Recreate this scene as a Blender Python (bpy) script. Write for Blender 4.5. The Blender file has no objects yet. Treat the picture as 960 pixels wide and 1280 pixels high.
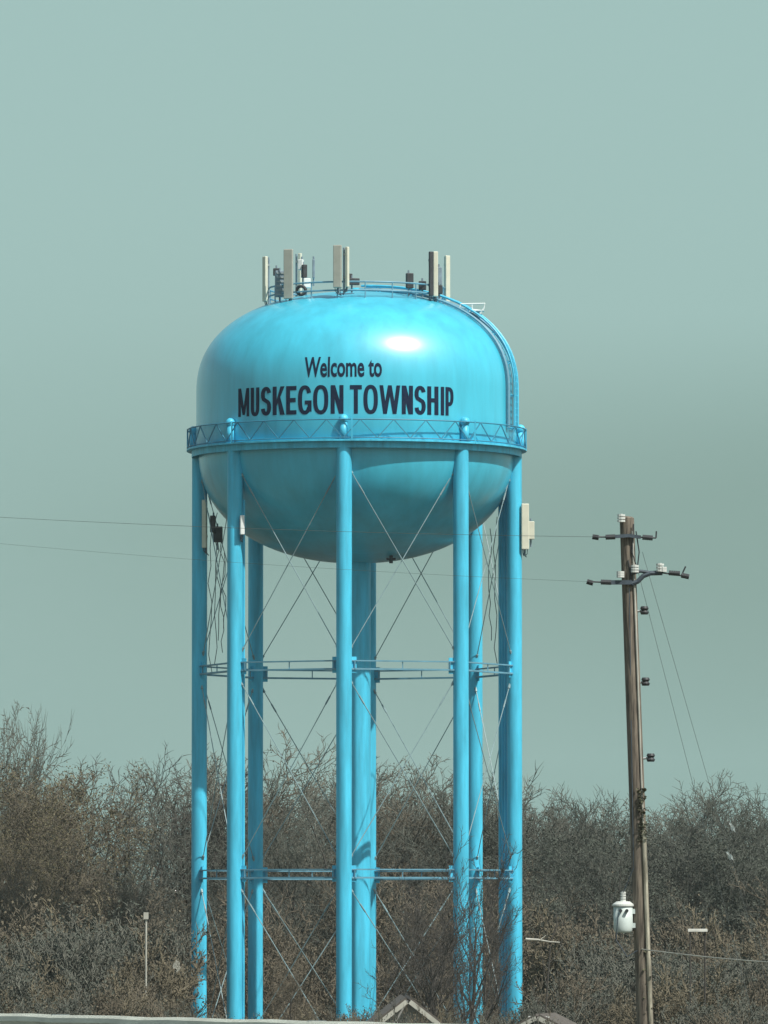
import bpy, bmesh, math, random
import numpy as np
from mathutils import Vector, Matrix
PI = math.pi
S = bpy.context.scene
COL = S.collection

# ------------------------------------------------------------------ camera
EYE = 1.5                       # eye height above the road
K = 0.105 / 960.0               # tangent per photograph pixel
HORIZON = 1145.0
PITCH = math.atan((HORIZON - 640.0) * K)
cam_d = bpy.data.cameras.new('camera')
cam = bpy.data.objects.new('camera', cam_d); COL.objects.link(cam)
cam.location = (0, 0, EYE)
cam.rotation_euler = (PI / 2 + PITCH, 0, 0)
cam_d.sensor_fit = 'VERTICAL'
cam_d.sensor_height = 32.0
cam_d.lens = 16.0 / (640.0 * K)
cam_d.clip_start = 0.5
cam_d.clip_end = 12000
S.camera = cam

# ------------------------------------------------------------------ sky and sun
SUN_AZ, SUN_EL = math.radians(47.5), math.radians(52.5)   # azimuth: from the camera's back towards its right
sun_dir = Vector((math.sin(SUN_AZ) * math.cos(SUN_EL), -math.cos(SUN_AZ) * math.cos(SUN_EL), math.sin(SUN_EL)))
W = bpy.data.worlds.new('World'); S.world = W; W.use_nodes = True
nt = W.node_tree; nt.nodes.clear()
out = nt.nodes.new('ShaderNodeOutputWorld'); bg = nt.nodes.new('ShaderNodeBackground')
bg.inputs['Strength'].default_value = 0.1
sky = nt.nodes.new('ShaderNodeTexSky'); sky.sky_type = 'NISHITA'; sky.sun_disc = False
sky.sun_elevation = SUN_EL; sky.sun_rotation = PI - SUN_AZ
sky.air_density = 1.0; sky.dust_density = 3.0
tc = nt.nodes.new('ShaderNodeTexCoord')
mp = nt.nodes.new('ShaderNodeMapping'); mp.inputs['Scale'].default_value = (9, 4, 16)
mp.inputs['Location'].default_value = (0.35, 0, 0.2)
nz = nt.nodes.new('ShaderNodeTexNoise'); nz.inputs['Scale'].default_value = 1.0
nz.inputs['Detail'].default_value = 4; nz.inputs['Roughness'].default_value = 0.45
sep = nt.nodes.new('ShaderNodeSeparateXYZ')
def wmath(op, a, b):
    n = nt.nodes.new('ShaderNodeMath'); n.operation = op
    for i, v in enumerate((a, b)):
        if isinstance(v, (int, float)): n.inputs[i].default_value = v
        else: nt.links.new(v, n.inputs[i])
    return n.outputs[0]
nt.links.new(tc.outputs['Generated'], mp.inputs['Vector'])
nt.links.new(mp.outputs['Vector'], nz.inputs['Vector'])
nt.links.new(tc.outputs['Generated'], sep.inputs['Vector'])
# overcast that darkens towards the horizon, with a darker bank of cloud low on the right
grad = wmath('ADD', wmath('MULTIPLY', wmath('SUBTRACT', 0.079, sep.outputs['Z']), 5.5), 0.2)
ex = wmath('MINIMUM', wmath('MAXIMUM', wmath('ADD', wmath('MULTIPLY', sep.outputs['X'], 6.0), 0.5), 0.0), 1.0)
bz = wmath('MAXIMUM', wmath('SUBTRACT', 1.0, wmath('MULTIPLY', wmath('ABSOLUTE', wmath('SUBTRACT', sep.outputs['Z'], 0.052), 0), 33.0)), 0.0)
cl = wmath('ADD', wmath('ADD', grad, wmath('MULTIPLY', ex, bz)), wmath('MULTIPLY', wmath('SUBTRACT', nz.outputs['Fac'], 0.5), 0.35))
ramp = nt.nodes.new('ShaderNodeValToRGB'); ramp.color_ramp.interpolation = 'EASE'
ramp.color_ramp.elements[0].position = 0.0; ramp.color_ramp.elements[0].color = (0.362, 0.545, 0.514, 1)
ramp.color_ramp.elements[1].position = 1.05; ramp.color_ramp.elements[1].color = (0.255, 0.390, 0.352, 1)
nt.links.new(cl, ramp.inputs['Fac'])
sc = nt.nodes.new('ShaderNodeVectorMath'); sc.operation = 'SCALE'; sc.inputs['Scale'].default_value = 10.0
nt.links.new(ramp.outputs['Color'], sc.inputs[0])
mix = nt.nodes.new('ShaderNodeMix'); mix.data_type = 'RGBA'; up_f = wmath('MINIMUM', wmath('MAXIMUM', wmath('MULTIPLY', wmath('SUBTRACT', sep.outputs['Z'], 0.15), 2.2), 0.0), 0.75)   # overcast thinned in the unseen sky overhead to weaken the fill light
nt.links.new(wmath('SUBTRACT', 0.94, up_f), mix.inputs['Factor'])
nt.links.new(sky.outputs['Color'], mix.inputs['A']); nt.links.new(sc.outputs['Vector'], mix.inputs['B'])
nt.links.new(mix.outputs['Result'], bg.inputs['Color']); nt.links.new(bg.outputs[0], out.inputs[0])

sd = bpy.data.lights.new('sun', 'SUN'); sd.energy = 5.0; sd.angle = math.radians(0.5); sd.color = (1.0, 0.96, 0.88)
so = bpy.data.objects.new('sun', sd); COL.objects.link(so)
so.rotation_euler = sun_dir.to_track_quat('Z', 'Y').to_euler()
so.location = (60, -40, 120)
S.view_settings.view_transform = 'Standard'; S.view_settings.look = 'None'
S.view_settings.exposure = 0.0; S.view_settings.gamma = 1.0; S.view_settings.use_curve_mapping = False
S.cycles.max_bounces = 5; S.cycles.diffuse_bounces = 3; S.cycles.transparent_max_bounces = 4

# ------------------------------------------------------------------ helpers
def P(px, py, Y):
    """the point at ground distance Y that lies under a photograph pixel"""
    u, v = (px - 480) * K, (640 - py) * K
    c, s = math.cos(PITCH), math.sin(PITCH)
    d = Vector((u, c - v * s, s + v * c))
    return Vector((0, 0, EYE)) + d * (Y / d.y)

def material(name, col, rough=0.7, var=0.15, scale=3.0, metal=0.0, coat=0.0, stretch=(1, 1, 1), col2=None, bump=0.0, spec=0.5, coat_rough=0.12, coat_ior=1.5):
    m = bpy.data.materials.new(name); m.use_nodes = True
    t = m.node_tree; b = t.nodes['Principled BSDF']
    b.inputs['Roughness'].default_value = rough; b.inputs['Metallic'].default_value = metal
    b.inputs['Coat Weight'].default_value = coat; b.inputs['Coat Roughness'].default_value = coat_rough; b.inputs['Coat IOR'].default_value = coat_ior
    b.inputs['Specular IOR Level'].default_value = spec
    c = t.nodes.new('ShaderNodeTexCoord'); mp = t.nodes.new('ShaderNodeMapping'); mp.inputs['Scale'].default_value = stretch
    n = t.nodes.new('ShaderNodeTexNoise'); n.inputs['Scale'].default_value = scale; n.inputs['Detail'].default_value = 5
    n.inputs['Roughness'].default_value = 0.6
    r = t.nodes.new('ShaderNodeValToRGB')
    lo = tuple(x * (1 - var) for x in col); hi = col2 or tuple(min(1, x * (1 + var)) for x in col)
    r.color_ramp.elements[0].position = 0.3; r.color_ramp.elements[0].color = (*lo, 1)
    r.color_ramp.elements[1].position = 0.7; r.color_ramp.elements[1].color = (*hi, 1)
    t.links.new(c.outputs['Object'], mp.inputs['Vector']); t.links.new(mp.outputs['Vector'], n.inputs['Vector'])
    t.links.new(n.outputs['Fac'], r.inputs['Fac']); t.links.new(r.outputs['Color'], b.inputs['Base Color'])
    if bump:
        bp = t.nodes.new('ShaderNodeBump'); bp.inputs['Strength'].default_value = bump
        t.links.new(n.outputs['Fac'], bp.inputs['Height']); t.links.new(bp.outputs['Normal'], b.inputs['Normal'])
    return m

BLUE = (0.052, 0.50, 0.68)
M = dict(
    tank=material('sky_blue_tank_paint', BLUE, 0.45, 0.14, 1.1, coat=1.0, stretch=(1, 1, 0.12), bump=0.035, spec=0.3, coat_rough=0.27, coat_ior=1.62),
    steel=material('sky_blue_steel_paint', (0.062, 0.50, 0.72), 0.45, 0.24, 1.3, stretch=(2, 2, 0.25), bump=0.05),
    rail_blue=material('dulled_blue_railing_paint', (0.035, 0.22, 0.34), 0.55, 0.2, 1.5),
    pale=material('weathered_blue_steel', (0.12, 0.30, 0.40), 0.55, 0.2, 1.5),
    rod=material('galvanised_rod', (0.22, 0.32, 0.34), 0.5, 0.2, 2.0),
    letter=material('navy_lettering', (0.003, 0.014, 0.045), 0.85, 0.2, 2.0, spec=0.2),
    cream=material('cream_antenna_plastic', (0.62, 0.62, 0.50), 0.5, 0.08, 2.0),
    beige=material('beige_antenna_plastic', (0.36, 0.37, 0.32), 0.55, 0.1, 2.0),
    white=material('white_plastic', (0.74, 0.78, 0.76), 0.45, 0.06, 2.0),
    dark=material('dark_equipment', (0.03, 0.035, 0.04), 0.6, 0.3, 4.0),
    grey=material('grey_equipment', (0.20, 0.27, 0.32), 0.6, 0.2, 4.0),
    cable=material('dark_cable_jacket', (0.05, 0.07, 0.09), 0.6, 0.3, 6.0),
    galv=material('galvanised_steel', (0.32, 0.36, 0.36), 0.45, 0.15, 3.0, metal=0.3),
    wood=material('weathered_pole_wood', (0.075, 0.062, 0.052), 0.9, 0.65, 3.0, stretch=(9, 9, 0.55), col2=(0.27, 0.23, 0.18), bump=0.6),
    pale_wood=material('pale_weathered_guard', (0.20, 0.18, 0.13), 0.85, 0.45, 3.0, stretch=(4, 4, 0.6), col2=(0.50, 0.48, 0.38)),
    porcelain=material('white_porcelain', (0.60, 0.63, 0.60), 0.3, 0.04, 4.0),
    xfmr=material('pale_transformer_paint', (0.52, 0.60, 0.58), 0.4, 0.1, 3.0),
    wire=material('weathered_wire', (0.10, 0.12, 0.12), 0.6, 0.2, 3.0),
    concrete=material('concrete', (0.33, 0.32, 0.29), 0.9, 0.2, 2.0),
    asphalt=material('asphalt', (0.05, 0.05, 0.05), 0.9, 0.25, 6.0),
    ground=material('dry_grass_ground', (0.07, 0.06, 0.035), 0.95, 0.4, 0.25, col2=(0.13, 0.11, 0.065)),
    verge=material('shoulder_gravel', (0.20, 0.19, 0.17), 0.95, 0.3, 5.0),
    trim_white=material('chalky_white_paint', (0.62, 0.63, 0.58), 0.8, 0.2, 3.0),
    trim_dull=material('weathered_pale_paint', (0.40, 0.40, 0.35), 0.8, 0.25, 1.2),
    siding=material('pale_siding', (0.30, 0.31, 0.30), 0.7, 0.08, 2.0),
    trim=material('white_trim_paint', (0.78, 0.80, 0.76), 0.6, 0.06, 2.0),
    shingle=material('grey_roof_shingle', (0.09, 0.08, 0.07), 0.9, 0.3, 6.0),
    glass=material('dark_window_glass', (0.03, 0.04, 0.05), 0.1, 0.1, 1.0),
    bark=material('grey_brown_bark', (0.060, 0.055, 0.048), 0.95, 0.35, 1.2),
    twig_grey=material('grey_twigs', (0.122, 0.126, 0.104), 0.95, 0.35, 0.35),
    twig_brown=material('brown_twigs', (0.138, 0.119, 0.086), 0.95, 0.35, 0.35),
    twig_dark=material('dark_twigs', (0.085, 0.094, 0.078), 0.95, 0.35, 0.35),
    leaf_olive=material('olive_brown_leaves', (0.125, 0.110, 0.060), 0.9, 0.4, 0.5),
    leaf_dark=material('dark_green_leaves', (0.070, 0.082, 0.064), 0.9, 0.35, 0.5),
    leaf_tan=material('tan_dead_leaves', (0.120, 0.104, 0.072), 0.95, 0.4, 0.6),
    wood_mass=material('woodland_twigs', (0.114, 0.113, 0.090), 0.95, 0.4, 0.08),
    tan_stem=material('tan_stems', (0.150, 0.130, 0.086), 0.95, 0.4, 0.5),
)

def link(name, me, mat, parent=None, smooth=False):
    o = bpy.data.objects.new(name, me); COL.objects.link(o)
    if mat: me.materials.append(mat)
    if smooth:
        me.polygons.foreach_set('use_smooth', [True] * len(me.polygons))
    if parent: o.parent = parent
    return o
def obj(name, bm, mat, parent=None, smooth=False):
    me = bpy.data.meshes.new(name); bm.to_mesh(me); bm.free()
    return link(name, me, mat, parent, smooth)
def tag(o, label=None, cat=None, group=None, kind=None):
    if label: o['label'] = label
    if cat: o['category'] = cat
    if group: o['group'] = group
    if kind: o['kind'] = kind
    return o
def thing(name, label, cat, loc=(0, 0, 0), rz=0, group=None):
    o = bpy.data.objects.new(name, None); COL.objects.link(o)
    o.location = loc; o.rotation_euler = (0, 0, rz); o.empty_display_size = 0.3
    return tag(o, label, cat, group)
def dup(root, loc, rz=0, scale=1, label=None, group=None):
    r = root.copy(); COL.objects.link(r); r.location = loc; r.rotation_euler = (0, 0, rz)
    r.scale = (scale,) * 3 if isinstance(scale, (int, float)) else scale
    for ch in list(root.children):
        c = ch.copy(); COL.objects.link(c); c.parent = r
        for g in ch.children:
            d = g.copy(); COL.objects.link(d); d.parent = c
    return tag(r, label, None, group)

def frame(d):
    d = d.normalized(); a = Vector((0, 0, 1)) if abs(d.z) < 0.9 else Vector((1, 0, 0))
    u = d.cross(a).normalized(); return u, d.cross(u).normalized()
def tube(bm, pts, r, n=8, caps=True, r1=None):
    """a round tube through pts, radius r tapering to r1"""
    pts = [Vector(p) for p in pts]; rings = []
    u = None
    for i, p in enumerate(pts):
        d = (pts[min(i + 1, len(pts) - 1)] - pts[max(i - 1, 0)]).normalized()
        if u is None: u, v = frame(d)
        else:
            u = (u - d * u.dot(d)).normalized(); v = d.cross(u)
        t = i / (len(pts) - 1); rr = r if r1 is None else r + (r1 - r) * t
        rings.append([bm.verts.new(p + rr * (math.cos(2 * PI * k / n) * u + math.sin(2 * PI * k / n) * v)) for k in range(n)])
    for a, b in zip(rings, rings[1:]):
        for k in range(n): bm.faces.new((a[k], a[(k + 1) % n], b[(k + 1) % n], b[k]))
    if caps: bm.faces.new(rings[0][::-1]); bm.faces.new(rings[-1])
def box(bm, c, size, mat=None, bevel=0.0):
    """box centred at c, with an optional rotation matrix"""
    R = mat or Matrix.Identity(3)
    g = bmesh.ops.create_cube(bm, size=1.0)
    vs = g['verts']
    for v in vs: v.co = Vector((v.co.x * size[0], v.co.y * size[1], v.co.z * size[2]))
    if bevel:
        es = list({e for v in vs for e in v.link_edges})
        r = bmesh.ops.bevel(bm, geom=es, offset=bevel, segments=2, affect='EDGES', profile=0.5)
        vs = list({v for f in r['faces'] for v in f.verts} | {v for v in vs if v.is_valid})
        seen = set(vs); stack = list(vs)
        while stack:
            for e in stack.pop().link_edges:
                for w in e.verts:
                    if w not in seen: seen.add(w); stack.append(w)
        vs = list(seen)
    for v in vs: v.co = R @ v.co + Vector(c)
def bar(bm, a, b, w, h):
    """rectangular bar from a to b"""
    a, b = Vector(a), Vector(b); d = (b - a); L = d.length; d.normalize()
    x = d.cross(Vector((0, 0, 1)))
    x = Vector((1, 0, 0)) if x.length < 1e-4 else x.normalized()
    z = x.cross(d)
    box(bm, (a + b) / 2, (w, L, h), Matrix((x, d, z)).transposed())
def lathe(bm, prof, n=64, c=(0, 0, 0), close=False):
    c = Vector(c); rings = []
    for r, z in prof:
        if r < 1e-6: rings.append([bm.verts.new(c + Vector((0, 0, z)))])
        else: rings.append([bm.verts.new(c + Vector((r * math.sin(2 * PI * k / n), -r * math.cos(2 * PI * k / n), z))) for k in range(n)])
    pairs = list(zip(rings, rings[1:])) + ([(rings[-1], rings[0])] if close else [])
    for a, b in pairs:
        for k in range(n):
            q = (k + 1) % n
            if len(a) == 1: bm.faces.new((a[0], b[q], b[k]))
            elif len(b) == 1: bm.faces.new((a[k], a[q], b[0]))
            else: bm.faces.new((a[k], a[q], b[q], b[k]))
    bmesh.ops.recalc_face_normals(bm, faces=bm.faces)
B = bmesh.new

# ------------------------------------------------------------------ ground and road
GZ = [(-210, -0.05), (66, -0.05), (70, -0.4), (96, -5.0), (300, -6.0), (345, -6.25), (620, -6.3), (1070, -6.3)]
def gz(y):
    for (a, za), (b, zb) in zip(GZ, GZ[1:]):
        if a <= y <= b: return za + (zb - za) * (y - a) / (b - a)
    return GZ[-1][1]
bm = B()
xs = [-640, -300, -150, -60, -20, 20, 60, 150, 300, 640]
rows = [[bm.verts.new((x, y, z)) for x in xs] for y, z in GZ]
for a, b in zip(rows, rows[1:]):
    for i in range(len(xs) - 1): bm.faces.new((a[i], a[i + 1], b[i + 1], b[i]))
tag(obj('ground', bm, M['ground']), kind='structure')
def strip(name, x0, x1, y0, y1, z, m):
    bm = B(); bm.faces.new([bm.verts.new(p) for p in ((x0, y0, z), (x1, y0, z), (x1, y1, z), (x0, y1, z))])
    tag(obj(name, bm, m), kind='structure')
strip('road', -630, 630, -6, 41, 0.0, M['asphalt'])
strip('road_shoulder', -630, 630, 41, 65.5, -0.02, M['verge'])
strip('edge_line', -630, 630, 39.6, 39.75, 0.004, M['trim'])

# guardrail along the far shoulder
def guardrail():
    a, b = P(-260, 1267, 58.9), P(900, 1291, 47.4)
    a.z = b.z = 0.0
    d = (b - a).normalized(); nrm = Vector((d.y, -d.x, 0))       # towards the camera
    t = thing('guardrail', 'long pale steel guardrail along the road edge at the bottom left', 'guardrail', a)
    L = (b - a).length
    prof = [(-.02, .76), (.01, .757), (.07, .74), (.08, .705), (.05, .685), (-.02, .655), (-.02, .545), (.05, .515), (.08, .49), (.07, .465), (.01, .445), (-.02, .44)]
    bm = B(); n = 30; rings = []
    for i in range(n + 1):
        q = d * (L * i / n) + Vector((0, 0, 0.004 * math.sin(i * 2.3)))
        rings.append([bm.verts.new(q + nrm * o + Vector((0, 0, z))) for o, z in prof])
    for r0, r1 in zip(rings, rings[1:]):
        for k in range(len(prof) - 1): bm.faces.new((r0[k], r1[k], r1[k + 1], r0[k + 1]))
    bmesh.ops.solidify(bm, geom=bm.faces[:], thickness=0.006)
    obj('rail', bm, M['galv_rail'], t)
    s = 0.6
    while s < L:
        bm = B(); q = d * s - nrm * 0.16
        box(bm, q + Vector((0, 0, 0.30)), (0.12, 0.15, 0.86)); box(bm, q + nrm * 0.10 + Vector((0, 0, 0.60)), (0.13, 0.09, 0.32))
        obj('post', bm, M['galv'], t); s += 1.9
M['galv_rail'] = material('pale_galvanised_rail', (0.62, 0.66, 0.60), 0.6, 0.12, 2.5)
guardrail()

# ------------------------------------------------------------------ water tower
D = 346.0
MP = D * K                                    # metres per photograph pixel at the tower
base = P(445.7, HORIZON, D)
CX, CY = base.x, D
def zz(py, Y=D): return P(446, py, Y).z
Z0 = gz(D)
R = 201 * MP
RL = 197.5 * MP
PH = math.radians(-4.25)
LEG_A = [PH + k * PI / 4 for k in range(8)]
def pol(th, r, z): return Vector((r * math.sin(th), -r * math.cos(th), z))     # tower-local
tower = thing('water_tower', 'tall sky blue water tower with navy welcome lettering on eight legs', 'water tower', (CX, CY, 0))
zt, zs, zr, zb = zz(366), zz(492), zz(566), zz(704)
prof = []
N1 = 40
for i in range(N1 + 1):                        # lower bowl
    a = PI / 2 * i / N1; e = 2 / 2.15
    prof.append((0.985 * R * math.sin(a) ** e, zr - (zr - zb) * max(0, math.cos(a)) ** e))
prof.append((R, zr + 0.25)); prof.append((R, zz(530))); prof.append((R, zz(510)))
for i in range(N1 + 1):                        # roof dome
    a = PI / 2 * i / N1; e = 2 / 2.3
    prof.append((R * max(0, math.cos(a)) ** e if i < N1 else 0, zs + (zt - zs) * math.sin(a) ** e))
bm = B(); lathe(bm, prof, 128)
tank = obj('tank', bm, M['tank'], tower, True)
up = [p for p in prof if p[1] >= zr]           # the outer shell above the balcony, for things that follow it
def shell(s0, h):
    """(radius, height) reached by walking h metres up the shell from height s0, with the outward normal"""
    j = max(i for i in range(len(up)) if up[i][1] <= s0)
    pos = Vector(up[j]); pos += (Vector(up[j + 1]) - pos) * ((s0 - up[j][1]) / max(1e-6, up[j + 1][1] - up[j][1]))
    while True:
        nx = Vector(up[min(j + 1, len(up) - 1)]); st = (nx - pos).length
        if st >= h or j + 1 >= len(up) - 1:
            d = (nx - pos).normalized() if st > 1e-6 else Vector((-1, 0))
            return pos + d * min(h, st), Vector((d.y, -d.x))
        h -= st; pos = nx; j += 1
def lettering(name, text, pxl, pxr, y_base, y_cap, bold, lower):
    cu = bpy.data.curves.new('lettering_curve', 'FONT'); cu.body = text; cu.offset = bold; cu.resolution_u = 4
    to = bpy.data.objects.new('lettering_curve', cu); COL.objects.link(to)
    me = bpy.data.meshes.new_from_object(to.evaluated_get(bpy.context.evaluated_depsgraph_get()))
    bpy.data.objects.remove(to)
    bm = B(); bm.from_mesh(me)
    x0 = min(v.co.x for v in bm.verts); x1 = max(v.co.x for v in bm.verts)
    y1 = max(v.co.y for v in bm.verts); y0 = 0.0
    a0 = math.asin((pxl - 445.7) / 204); a1 = math.asin((pxr - 445.7) / 204)
    sb = zz(y_base, D - R); hh = (zz(y_cap, D - R) - sb) * lower
    for k in range(1, 90):
        x = x0 + (x1 - x0) * k / 90
        bmesh.ops.bisect_plane(bm, geom=bm.verts[:] + bm.edges[:] + bm.faces[:], plane_co=(x, 0, 0), plane_no=(1, 0, 0))
    for k in range(1, 5):
        bmesh.ops.bisect_plane(bm, geom=bm.verts[:] + bm.edges[:] + bm.faces[:], plane_co=(0, y1 * k / 5, 0), plane_no=(0, 1, 0))
    for v in bm.verts:
        th = a0 + (a1 - a0) * (v.co.x - x0) / (x1 - x0)
        h = v.co.y / y1 * hh
        p, nn = shell(sb + min(0, h), max(0, h))
        q = p + nn * 0.012
        v.co = pol(th, q.x, q.y)
    bmesh.ops.recalc_face_normals(bm, faces=bm.faces)
    return obj(name, bm, M['letter'], tank)
lettering('lettering', 'Welcome to', 381, 478, 470, 447.5, 0.023, 1.10)

def block_letters():
    """the township's name in heavy condensed capitals, drawn stroke by stroke"""
    C = 35.0; bm = B(); lift = {}; cnt = [0]
    def poly(pts):
        cnt[0] += 1; f = bm.faces.new([bm.verts.new((x, y, cnt[0] * 0.0006)) for x, y in pts])
    def rect(x0, y0, x1, y1): poly([(x0, y0), (x1, y0), (x1, y1), (x0, y1)])
    def ribbon(pts, hx, hy, closed=False):
        n = len(pts); cnt[0] += 1; z = cnt[0] * 0.0006; L = []; Rr = []
        for k in range(n):
            p, q = (pts[(k - 1) % n], pts[(k + 1) % n]) if closed else (pts[max(k - 1, 0)], pts[min(k + 1, n - 1)])
            dx, dy = q[0] - p[0], q[1] - p[1]; l = math.hypot(dx, dy); nx, ny = -dy / l, dx / l
            L.append(bm.verts.new((pts[k][0] + nx * hx, pts[k][1] + ny * hy, z))); Rr.append(bm.verts.new((pts[k][0] - nx * hx, pts[k][1] - ny * hy, z)))
        for k in range(n if closed else n - 1):
            m = (k + 1) % n; bm.faces.new((L[k], Rr[k], Rr[m], L[m]))
    def se(cx, cy, rx, ry, a, e=2.5):
        c, d = math.cos(math.radians(a)), math.sin(math.radians(a))
        return (cx + rx * math.copysign(abs(c) ** (2 / e), c), cy + ry * math.copysign(abs(d) ** (2 / e), d))
    spec = [('M', 297, 311), ('U', 313, 324), ('S', 326, 339), ('K', 341, 356), ('E', 358, 371), ('G', 373, 390), ('O', 392, 411), ('N', 414, 430),
            ('T', 438, 453), ('O', 455, 473), ('W', 475, 501), ('N', 503, 517), ('S', 519, 533), ('H', 535, 549), ('I', 552, 556.2), ('P', 558, 568)]
    for ch, a, b in spec:
        w = b - a; t = min(5.0, 0.38 * w) if ch not in 'MW' else min(4.5, 0.24 * w); t = max(t, 3.3); hx, hy = t / 2, 2.4
        if ch in 'MNHKEP': rect(a, 0, a + t, C)
        if ch in 'MNH': rect(b - t, 0, b, C)
        if ch == 'M':
            c = (a + b) / 2; poly([(a, C), (c - t * .45, 2), (c + t * .45, 2), (a + t * 1.1, C)]); poly([(b, C), (b - t * 1.1, C), (c - t * .45, 2), (c + t * .45, 2)])
        elif ch == 'N': poly([(a, C), (b - t * 1.1, 0), (b, 0), (a + t * 1.1, C)])
        elif ch == 'H': rect(a + t, C * .44, b - t, C * .44 + 5)
        elif ch == 'I': rect(a, 0, b, C)
        elif ch == 'T': c = (a + b) / 2; rect(c - t / 2, 0, c + t / 2, C - 5); rect(a, C - 5.2, b, C)
        elif ch == 'E':
            for y in (0, C * .43, C - 5.2): rect(a + t, y, b - (1 if y and y < C * .6 else 0), y + 5.2)
        elif ch == 'K':
            poly([(a + t, 11), (a + t, 18.5), (b - t * 1.05, C), (b, C)][::1]); poly([(a + t * 1.2, 17), (a + t * 1.9, 22), (b + .3, 0), (b - t * 1.15, 0)])
        elif ch == 'W':
            x = [a, a + w * .27, a + w * .5, a + w * .73, b]; g = t * .52
            poly([(x[0], C), (x[1] - g, 0), (x[1] + g, 0), (x[0] + 2 * g, C)]); poly([(x[2] - g, C), (x[1] - g, 0), (x[1] + g, 0), (x[2] + g, C)])
            poly([(x[2] - g, C), (x[3] - g, 0), (x[3] + g, 0), (x[2] + g, C)]); poly([(x[4] - 2 * g, C), (x[3] - g, 0), (x[3] + g, 0), (x[4], C)])
        elif ch == 'O': ribbon([se((a + b) / 2, C / 2, w / 2 - hx, C / 2 + .4 - hy, k * 10) for k in range(36)], hx, hy, True)
        elif ch == 'U':
            r = w / 2 - hx; ribbon([(a + hx, C), (a + hx, C * .6)] + [se((a + b) / 2, C * .3, r, C * .3 + .4 - hy, 180 + k * 15) for k in range(13)] + [(b - hx, C * .6), (b - hx, C)], hx, hy)
        elif ch == 'G':
            ribbon([se((a + b) / 2, C / 2, w / 2 - hx, C / 2 + .4 - hy, 28 + k * 10) for k in range(31)], hx, hy); rect(b - t, 3, b, C * .48); rect(b - w * .5, C * .48 - 5, b - t, C * .48)
        elif ch == 'S':
            r = w / 2 - hx; c = (a + b) / 2; q = C / 4 - hy / 2 + .2
            top = [se(c, C + .3 - hy - q, r, q, 15 + k * 17, 2.2) for k in range(13)]; low = [se(c, -.3 + hy + q, r, q, 50 - k * 17, 2.2) for k in range(14)]
            ribbon(top + low, hx, hy)
        elif ch == 'P':
            y0, y1 = C * .40, C - 2.6; cy = (y0 + y1) / 2
            ribbon([(a + t * .8, y1)] + [se(a + w * .45, cy, w * .55 - hx, (y1 - y0) / 2, 90 - k * 15) for k in range(13)] + [(a + t * .8, y0)], hx, hy)
    allg = lambda: bm.verts[:] + bm.edges[:] + bm.faces[:]
    for k in range(1, 92): bmesh.ops.bisect_plane(bm, geom=allg(), plane_co=(297 + 3 * k - .13, 0, 0), plane_no=(1, 0, 0))
    for k in range(1, 5): bmesh.ops.bisect_plane(bm, geom=allg(), plane_co=(0, C * k / 5 + .11, 0), plane_no=(0, 1, 0))
    sb = zz(517, D - R); hh = zz(482, D - R) - sb
    for v in bm.verts:
        th = math.asin((v.co.x - 445.7) / 205.5); h = v.co.y / C * hh * 1.02
        p, nn = shell(sb + min(0, h), max(0, h)); q = p + nn * (0.010 + v.co.z * 0.25); v.co = pol(th, q.x, q.y)
    bmesh.ops.recalc_face_normals(bm, faces=bm.faces)
    for f in bm.faces:
        c = f.calc_center_median()
        if f.normal.x * c.x + f.normal.y * c.y < 0: f.normal_flip()
    obj('lettering', bm, M['letter'], tank)
block_letters()

# ladder that climbs over the shell on the right
TH_L = math.radians(72)
lad = B()
pts = []
for i in range(40):
    p, nn = shell(zr + 1.0, i * (11.6 / 39)); pts.append((p, nn))
side = Vector((math.cos(TH_L), math.sin(TH_L), 0))
for s in (-0.27, 0.27):
    tube(lad, [pol(TH_L, (p + nn * 0.30).x, (p + nn * 0.30).y) + side * s for p, nn in pts], 0.055, 6)
tube(lad, [pol(TH_L, (p + nn * 0.32).x, (p + nn * 0.32).y) for p, nn in pts], 0.04, 5)
for i in range(0, 38):
    p, nn = shell(zr + 1.0, i * 0.31); q = p + nn * 0.30; c = pol(TH_L, q.x, q.y)
    bar(lad, c - side * 0.27, c + side * 0.27, 0.04, 0.04)
    if i % 5 == 0:
        c2 = pol(TH_L, p.x, p.y)
        for s in (-0.27, 0.27): tube(lad, [c2 + side * s, c + side * s], 0.03, 5)
obj('ladder', lad, M['steel'], tower)
cab = B()
for s in (-0.62, -0.48, 0.46):
    tube(cab, [pol(TH_L, (p + nn * 0.1).x, (p + nn * 0.1).y) + side * s for p, nn in pts], 0.06, 6)
obj('conduit', cab, M['pale'], tower)

# balcony
RB = 213 * MP
bm = B()
zd = zz(564)
lathe(bm, [(R * 0.99, zd + 0.06), (RB, zd + 0.06), (RB, zd - 0.02), (RB - 0.24, zd - 0.02), (RB - 0.24, zd - 0.32), (RB - 0.30, zd - 0.32), (RB - 0.30, zd), (R * 0.99, zd)], 96, close=True)
balc = obj('balcony', bm, M['steel'], tower)
bm = B()
rr = RB - 0.04; NB = 32; zt_r = zd + 0.98
ring = lambda z, rad, n=96: [pol(2 * PI * k / n, rad, z) for k in range(n + 1)]
tube(bm, ring(zt_r, rr), 0.032, 6, False); tube(bm, ring(zd + 0.13, rr), 0.028, 6, False)
for k in range(NB):
    a, b = 2 * PI * k / NB + PH, 2 * PI * (k + 1) / NB + PH
    m_ = (a + b) / 2
    bar(bm, pol(a, rr, zd + 0.12), pol(m_, rr, zt_r), 0.04, 0.04)
    bar(bm, pol(m_, rr, zt_r), pol(b, rr, zd + 0.12), 0.04, 0.04)
obj('railing', bm, M['rail_blue'], balc)
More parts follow.
